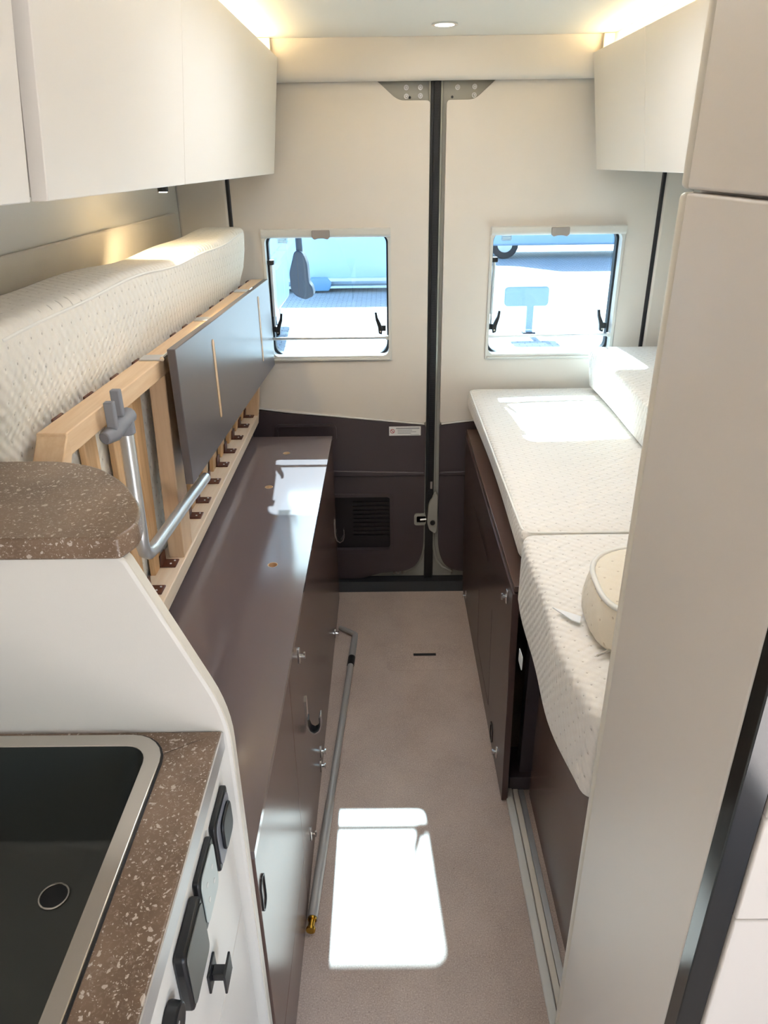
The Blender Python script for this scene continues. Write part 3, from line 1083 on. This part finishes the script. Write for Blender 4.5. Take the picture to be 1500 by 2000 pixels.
# basin: walls taper to the floor
top_l = rrect(-.600, -.297, .148, .681, .028, 6)
bot_l = rrect(-.586, -.318, .166, .649, .042, 6)
m = MB()
nv = len(top_l)
vs = [(p[0], p[1], .9535) for p in top_l] + [(p[0], p[1], .8305) for p in bot_l] + [(p[0] * .97 - .0136, p[1] * .96 + .0163, .8195) for p in bot_l]
fs = [(i, (i + 1) % nv, nv + (i + 1) % nv, nv + i) for i in range(nv)] + [(nv + i, nv + (i + 1) % nv, 2 * nv + (i + 1) % nv, 2 * nv + i) for i in range(nv)] + [tuple(range(2 * nv, 3 * nv))]
m.add(vs, fs)
obj('basin', m, M['basin'], sink, smooth=50)
obj('drain', MB().ring((-.400, .577), 'z', .0180, .0153, .8195, .8223, 24), M['steel'], sink, bevel=.001)
obj('drain_hole', MB().cyl((-.400, .577, .8198), (-.400, .577, .8208), .0153, seg=20), M['black'], sink)

shp = fillet([(XL + .004, .702), (-.296, .702), (-.284, .735), (-.293, .785), (-.340, .860), (-.391, .912), (-.450, .935), (XL + .004, .937)], [0, .006, .012, .03, .03, .03, .03, 0], 6)
rs = obj('raised_shelf', MB().prism(shp, 'z', 1.2055, 1.2325), M['stone'], bevel=.003)
tag(rs, 'brown speckled raised shelf on top of the white kitchen end panel', 'shelf')

# ================================================================== AWNING POLE
pr = thing('awning_crank_pole', 'long grey crank pole with brass tip lying on the floor along the bench', 'pole', (-.16, 1.7, 0))
zt = .0125
A = Vector((-.186, 1.115, zt)); B = Vector((-.136, 2.06, zt))
obj('pole_tube', MB().cyl(A, B, .0105, seg=16), M['pole'], pr)
d = (B - A).normalized()
obj('lower_sleeve', MB().cyl(A, A + d * .34, .0122, seg=16), M['pole'], pr)
obj('collar', MB().cyl(B - d * .005, B + d * .042, .0124, seg=16).cyl(B + d * .010, B + d * .014, .0125, seg=16), M['black'], pr)
cr = [B + d * .04, B + d * .15, B + d * .178, Vector((-.143, 2.253, zt)), Vector((-.158, 2.266, zt)), Vector((-.186, 2.285, zt))]
obj('crank_handle', MB().tube(cr, [.0124, .0115, .0105, .0095, .0088, .0085], 14), M['pole'], pr, smooth=60)
obj('brass_tip', MB().cyl(A, A - d * .028, .007, seg=12).cyl(A - d * .026, A - d * .032, .011, seg=12).cyl(A, A - d * .006, .0105, seg=12), M['brass'], pr)

# ================================================================== RIGHT BED
rb_ = thing('bed_base', 'dark brown bed base with hinged side panel on the right of the aisle', 'bed base', (.65, 1.8, 0))
PX = .293
sp = obj('side_panel', MB().box(PX, PX + .017, 1.465, 2.575, .003, .672).xform(lambda x, y, z: (x + (.012 if z < .3 else 0), y, z)), M['brown_dark'], rb_, bevel=.0012)
# fold lines of the panel's inner flap
for (a, b) in (((2.059, .318), (2.052, .096)), ((2.052, .096), (1.765, .080)), ((1.765, .080), (1.768, .430)), ((2.26, .527), (1.88, .525))):
    dy, dz = b[0] - a[0], b[1] - a[1]
    L = math.hypot(dy, dz)
    ny, nz = -dz / L * .0007, dy / L * .0007
    m = MB().prism([(a[0] + ny, a[1] + nz), (b[0] + ny, b[1] + nz), (b[0] - ny, b[1] - nz), (a[0] - ny, a[1] - nz)], 'x', -.0004, .0003)
    m.xform(lambda x, y, z: (x + PX + .012 * (1 - z / .67), y, z))
    obj('groove', m, M['black'], sp)
obj('ledge_board', MB().box(PX + .004, XR - .004, 1.47, 2.585, .673, .690), M['brown'], rb_, bevel=.0015)
obj('slat_deck', MB().box(.40, XR - .006, 1.44, 2.57, .690, .774), M['wood_y'], rb_)
obj('near_box', MB().box(.385, XR - .006, .835, 1.485, .003, .640), M['brown'], rb_, bevel=.001)
obj('inner_leg', MB().box(.36, .40, 1.52, 1.56, .05, .665).box(.33, .42, 1.50, 1.62, .003, .05), M['dark_trim'], rb_, bevel=.002)
rl0 = latch(PX, 1.53, .625, rb_, -1)
dup(rl0, (.0115, 2.431 - 1.53, .057 - .625), rb_)
dup(rl0, (.0115, 1.575 - 1.53, .072 - .625), rb_)
obj('pull_ring', MB().plate(rrect(1.655, 1.70, .020, .085, .020), [rrect(1.662, 1.693, .028, .077, .014)], 'x', PX + .008, PX + .0125), M['black'], rb_)

# mattresses
def rear_fn(p):
    z = p.z
    if z > .82:
        z += .004 * math.sin(p.x * 7 + p.y * 4)
    e = .006 * math.sin(p.y * 4.0)
    return (p.x + (e if p.x < .4 else 0), p.y, z)


mr = thing('mattress', 'thin cream mattress lying on the right bed beneath the window', 'mattress', (.65, 2.0, .775))
obj('mattress_body', softbox(.298, XR - .008, 1.436, 2.565, .775, .850, .022, 24, 24, 3, rear_fn), M['mattress_r'], mr, smooth=80)
loop = rrect(.304, XR - .012, 1.442, 2.560, .025, 4)
obj('piping', MB().tube([(p[0] + (.006 * math.sin(p[1] * 4.0) if p[0] < .4 else 0), p[1], .8470) for p in loop], .0032, 6, closed=True), M['piping'], mr, smooth=80)


def near_fn(p):
    z = p.z
    x = p.x
    if z < .76 and x < .75:
        # belly hangs free between the supports
        z -= .022 * math.sin((p.y - .84) / .59 * math.pi) * (1 - max(0, (x - .3) / .45))
        z += .085 * max(0, (p.y - 1.30) / .12) * max(0.0, 1 - (x - .28) / .12) if False else 0
    if x < .36:
        x += -.010 * math.sin((p.y - .84) / .59 * math.pi) + .004 * math.sin(p.y * 17)
    if z > .8:
        z += .003 * math.sin(p.x * 9 + p.y * 7)
    return (x, p.y, z)


mn = thing('mattress', 'thick cream mattress section in front on the right bed, beside the tall cabinet', 'mattress', (.65, 1.14, .672))
obj('mattress_body', softbox(.300, XR - .008, .842, 1.4345, .672, .852, .022, 22, 22, 8, near_fn), M['mattress_r'], mn, smooth=80)
obj('care_tag', MB().prism(fillet([(1.262, .606), (1.262, .640), (1.300, .640), (1.300, .606)], .005, 3), 'x', .2835, .2848), M['white_tag'], mn)
#obj('zip_line', MB().tube([(.302 + .004 * math.sin(y * 17), y, .846) for y in (.86, 1.0, 1.14, 1.28, 1.42)], .002, 6), M['piping'], mn)


def block_fn(p):
    return (p.x + (p.z - .85) * -.12 if p.x < .85 else p.x, p.y, p.z + .006 * math.sin(p.y * 6))


bk = thing('bolster', 'rectangular white foam bolster against the wall on the right bed', 'bolster', (.86, 2.1, .852))
obj('bolster_body', softbox(.722, XR - .010, 1.50, 2.535,   .860, 1.004, .014, 10, 20, 6, block_fn), M['mattress_r'], bk, smooth=80)

cu = thing('seat_cushion', 'rounded cream cushion lying on the near right mattress beside the tall cabinet', 'cushion', (.52, 1.14, .854))
ol = fillet([(.340, .965), (.352, 1.215), (.76, 1.215), (.76, .965)], [.09, .14, .05, .05], 10)
cxm, cym = .55, 1.09
m = MB()
prof = [(0.96, .0), (0.995, .012), (1.0, .030), (0.985, .050), (0.96, .070), (0.93, .082), (0.88, .086), (.6, .089), (.3, .090)]
k = len(ol)
vs = []
for s_, h in prof:
    vs += [(cxm + (p[0] - cxm) * s_, cym + (p[1] - cym) * s_, .855 + h) for p in ol]
fs = [(r * k + i, r * k + (i + 1) % k, (r + 1) * k + (i + 1) % k, (r + 1) * k + i) for r in range(len(prof) - 1) for i in range(k)]
fs += [tuple(range(k)), tuple((len(prof) - 1) * k + i for i in range(k))]
m.add(vs, fs)
obj('cushion_body', m, M['cushion'], cu, smooth=70)
obj('piping', MB().tube([(cxm + (p[0] - cxm) * .935, cym + (p[1] - cym) * .935, .855 + .083) for p in ol], .005, 8, closed=True), M['piping'], cu, smooth=80)
obj('zip_end', MB().tube([(.372, .99, .864), (.352, .985, .858), (.343, .980, .8575)], [.003, .0025, .002], 6), M['steel'], cu)
obj('care_tag', MB().prism([(.300, 1.125), (.345, 1.095), (.338, 1.075), (.325, 1.085)], 'z', .8565, .8585), M['white_tag'], cu)

# floor rail beside the near box
rail = thing('floor_rail', 'pale aluminium rail on the floor along the right bed base', 'rail', (.345, 1.17, 0))
obj('rail_strip', MB().box(.319, .339, .835, 1.505, .0005, .010), M['lt_plastic'], rail, bevel=.003)
obj('rail_strip', MB().box(.341, .356, .835, 1.505, .0005, .007), M['cabinet_edge'], rail, bevel=.002)
obj('rail_channel', MB().box(.357, .372, .835, 1.505, .0005, .005), M['alu'], rail, bevel=.001)

# ================================================================== TALL CABINET
TX = .310
tc_ = thing('tall_cabinet', 'tall beige cabinet filling the right foreground', 'cabinet', (.66, .65, 0))
obj('carcass', MB().box(TX + .018, XR - .004, .482, .826, .003, ZC - .003), M['beige'], tc_)
obj('lower_panel', MB().box(TX, TX + .018, .497, .815, .004, 1.5665), M['beige'], tc_, bevel=.003, seg=3)
obj('upper_panel', MB().box(TX, TX + .018, .497, .815, 1.5695, ZC - .004), M['beige'], tc_, bevel=.003, seg=3)
obj('corner_trim', MB().box(TX - .002, TX + .02, .816, .831, .004, 1.5665), M['cabinet_edge'], tc_, bevel=.006, seg=4)
obj('corner_trim', MB().box(TX - .002, TX + .02, .816, .831, 1.5695, ZC - .004), M['cabinet_edge'], tc_, bevel=.006, seg=4)
obj('corner_post', MB().box(TX, TX + .027, .474, .4965, .004, ZC - .004), M['green_gloss'], tc_, bevel=.0015)
for (a, b) in ((.004, .9205), (.9225, 1.059), (1.061, ZC - .004)):
    obj('end_panel', MB().box(TX + .0275, XR - .006, .470, .482, a, b), M['beige'], tc_, bevel=.002)

# ================================================================== OUTSIDE
gr = obj('ground', MB().box(-30, 30, -20, 45, -.65, -.60), M['paving'])
struct(gr)


def wheel(cx, cy, r, w, ax, parent):
    if ax == 'y':
        o = obj('wheel', MB().cyl((cx, cy - w / 2, -.60 + r), (cx, cy + w / 2, -.60 + r), r, seg=20), M['tyre'], parent, bevel=.02)
        obj('hub', MB().cyl((cx, cy - w / 2 - .01, -.60 + r), (cx, cy + w / 2 + .01, -.60 + r), r * .55, seg=16), M['alu'], o)
    else:
        o = obj('wheel', MB().cyl((cx - w / 2, cy, -.60 + r), (cx + w / 2, cy, -.60 + r), r, seg=20), M['tyre'], parent, bevel=.02)
        obj('hub', MB().cyl((cx - w / 2 - .01, cy, -.60 + r), (cx + w / 2 + .01, cy, -.60 + r), r * .55, seg=16), M['alu'], o)


# car facing the rear window
pc = thing('parked_car', 'pale blue parked car seen head on through the left rear window', 'car', (-1.1, 15, -.6))
yc = 14.0
sec = fillet([(yc, -.50), (yc - .05, -.10), (yc + .06, .75), (yc + .7, 1.20), (yc + 4.6, 1.30), (yc + 4.8, -.40)], .12, 4)
obj('body', MB().prism(sec, 'x', -2.75, .30), M['van_white'], pc, bevel=.06, seg=3)
obj('windscreen', MB().prism([(yc + .10, .79), (yc + .07, .80), (yc + .62, 1.17), (yc + .66, 1.15)], 'x', -2.5, .05), M['van_glass'], pc)
obj('bumper_strip', MB().box(-2.5, .18, yc - .12, yc - .01, -.40, -.34), M['white_tag'], pc, bevel=.01)
obj('bumper_strip', MB().box(-2.5, .18, yc - .12, yc - .01, -.52, -.48), M['white_tag'], pc, bevel=.01)
obj('badge', MB().prism(fillet([(-1.45, -.42), (-1.37, -.33), (-1.06, -.33), (-.98, -.42), (-1.04, -.56), (-1.39, -.56)], .03), 'y', yc - .14, yc - .03), M['van_glass'], pc, bevel=.01)
for wx in (-2.3, -.05):
    for wy in (yc + .8, yc + 3.3):
        wheel(wx, wy, .30, .2, 'x', pc)

# neighbouring motorhome, only its hanging mirror reaches into view
mh = thing('parked_motorhome', 'motorhome whose dark mirror hangs in view of the left rear window', 'vehicle', (-2.6, 8, -.6))
obj('body', MB().prism(fillet([(5.2, -.25), (5.1, .55), (5.5, 1.9), (11.3, 2.0), (11.4, -.25)], .15), 'x', -3.6, -1.45), M['van_white'], mh, bevel=.05, seg=3)
mm = obj('mirror', MB().prism(fillet([(-.600, 1.03), (-.625, .95), (-.622, .84), (-.590, .80), (-.53, .775), (-.47, .80), (-.480, .86), (-.50, .88), (-.505, 1.0), (-.525, 1.06), (-.55, 1.085), (-.585, 1.08)], .02), 'y', 4.94, 5.06), M['mirror_dark'], mh, bevel=.02, seg=3)
obj('mirror_arm', MB().tube([(-.557, 5.0, 1.07), (-.560, 5.0, 1.25), (-.62, 5.02, 1.36), (-.9, 5.1, 1.45), (-1.5, 5.35, 1.5)], .022, 10), M['mirror_dark'], mm)
for wy in (6.2, 10.2):
    wheel(-1.6, wy, .33, .22, 'x', mh)
    wheel(-3.4, wy, .33, .22, 'x', mh)

# second vehicle side on, farther right
pv = thing('parked_van', 'white van parked side on far beyond the right rear window', 'van', (5.2, 19.6, -.6))
obj('body', MB().prism(fillet([(1.9, -.30), (1.9, .3), (2.9, .55), (3.6, 1.35), (8.0, 1.45), (8.1, -.30)], .15), 'y', 18.6, 20.5), M['van_white'], pv, bevel=.06, seg=3)
obj('side_window', MB().prism(fillet([(3.2, .62), (3.8, 1.2), (4.7, 1.22), (4.7, .62)], .06), 'y', 18.57, 18.62), M['van_glass'], pv)
for wx in (2.9, 7.0):
    wheel(wx, 18.75, .33, .22, 'y', pv)

# low sign on a post
sg = thing('low_sign', 'low grey sign on a post standing on the paving outside the right window', 'sign', (1.97, 10.2, -.6))
obj('sign_panel', MB().prism(rrect(1.62, 2.22, -.22, .04, .05, 5), 'y', 10.17, 10.22), M['sign_grey'], sg, bevel=.01)
obj('sign_post', MB().box(1.94, 2.03, 10.19, 10.25, -.59, -.18), M['sign_grey'], sg, bevel=.005)
obj('sign_foot', MB().box(1.90, 2.07, 10.15, 10.29, -.60, -.57), M['mirror_dark'], sg, bevel=.005)

bpy.context.view_layer.update()
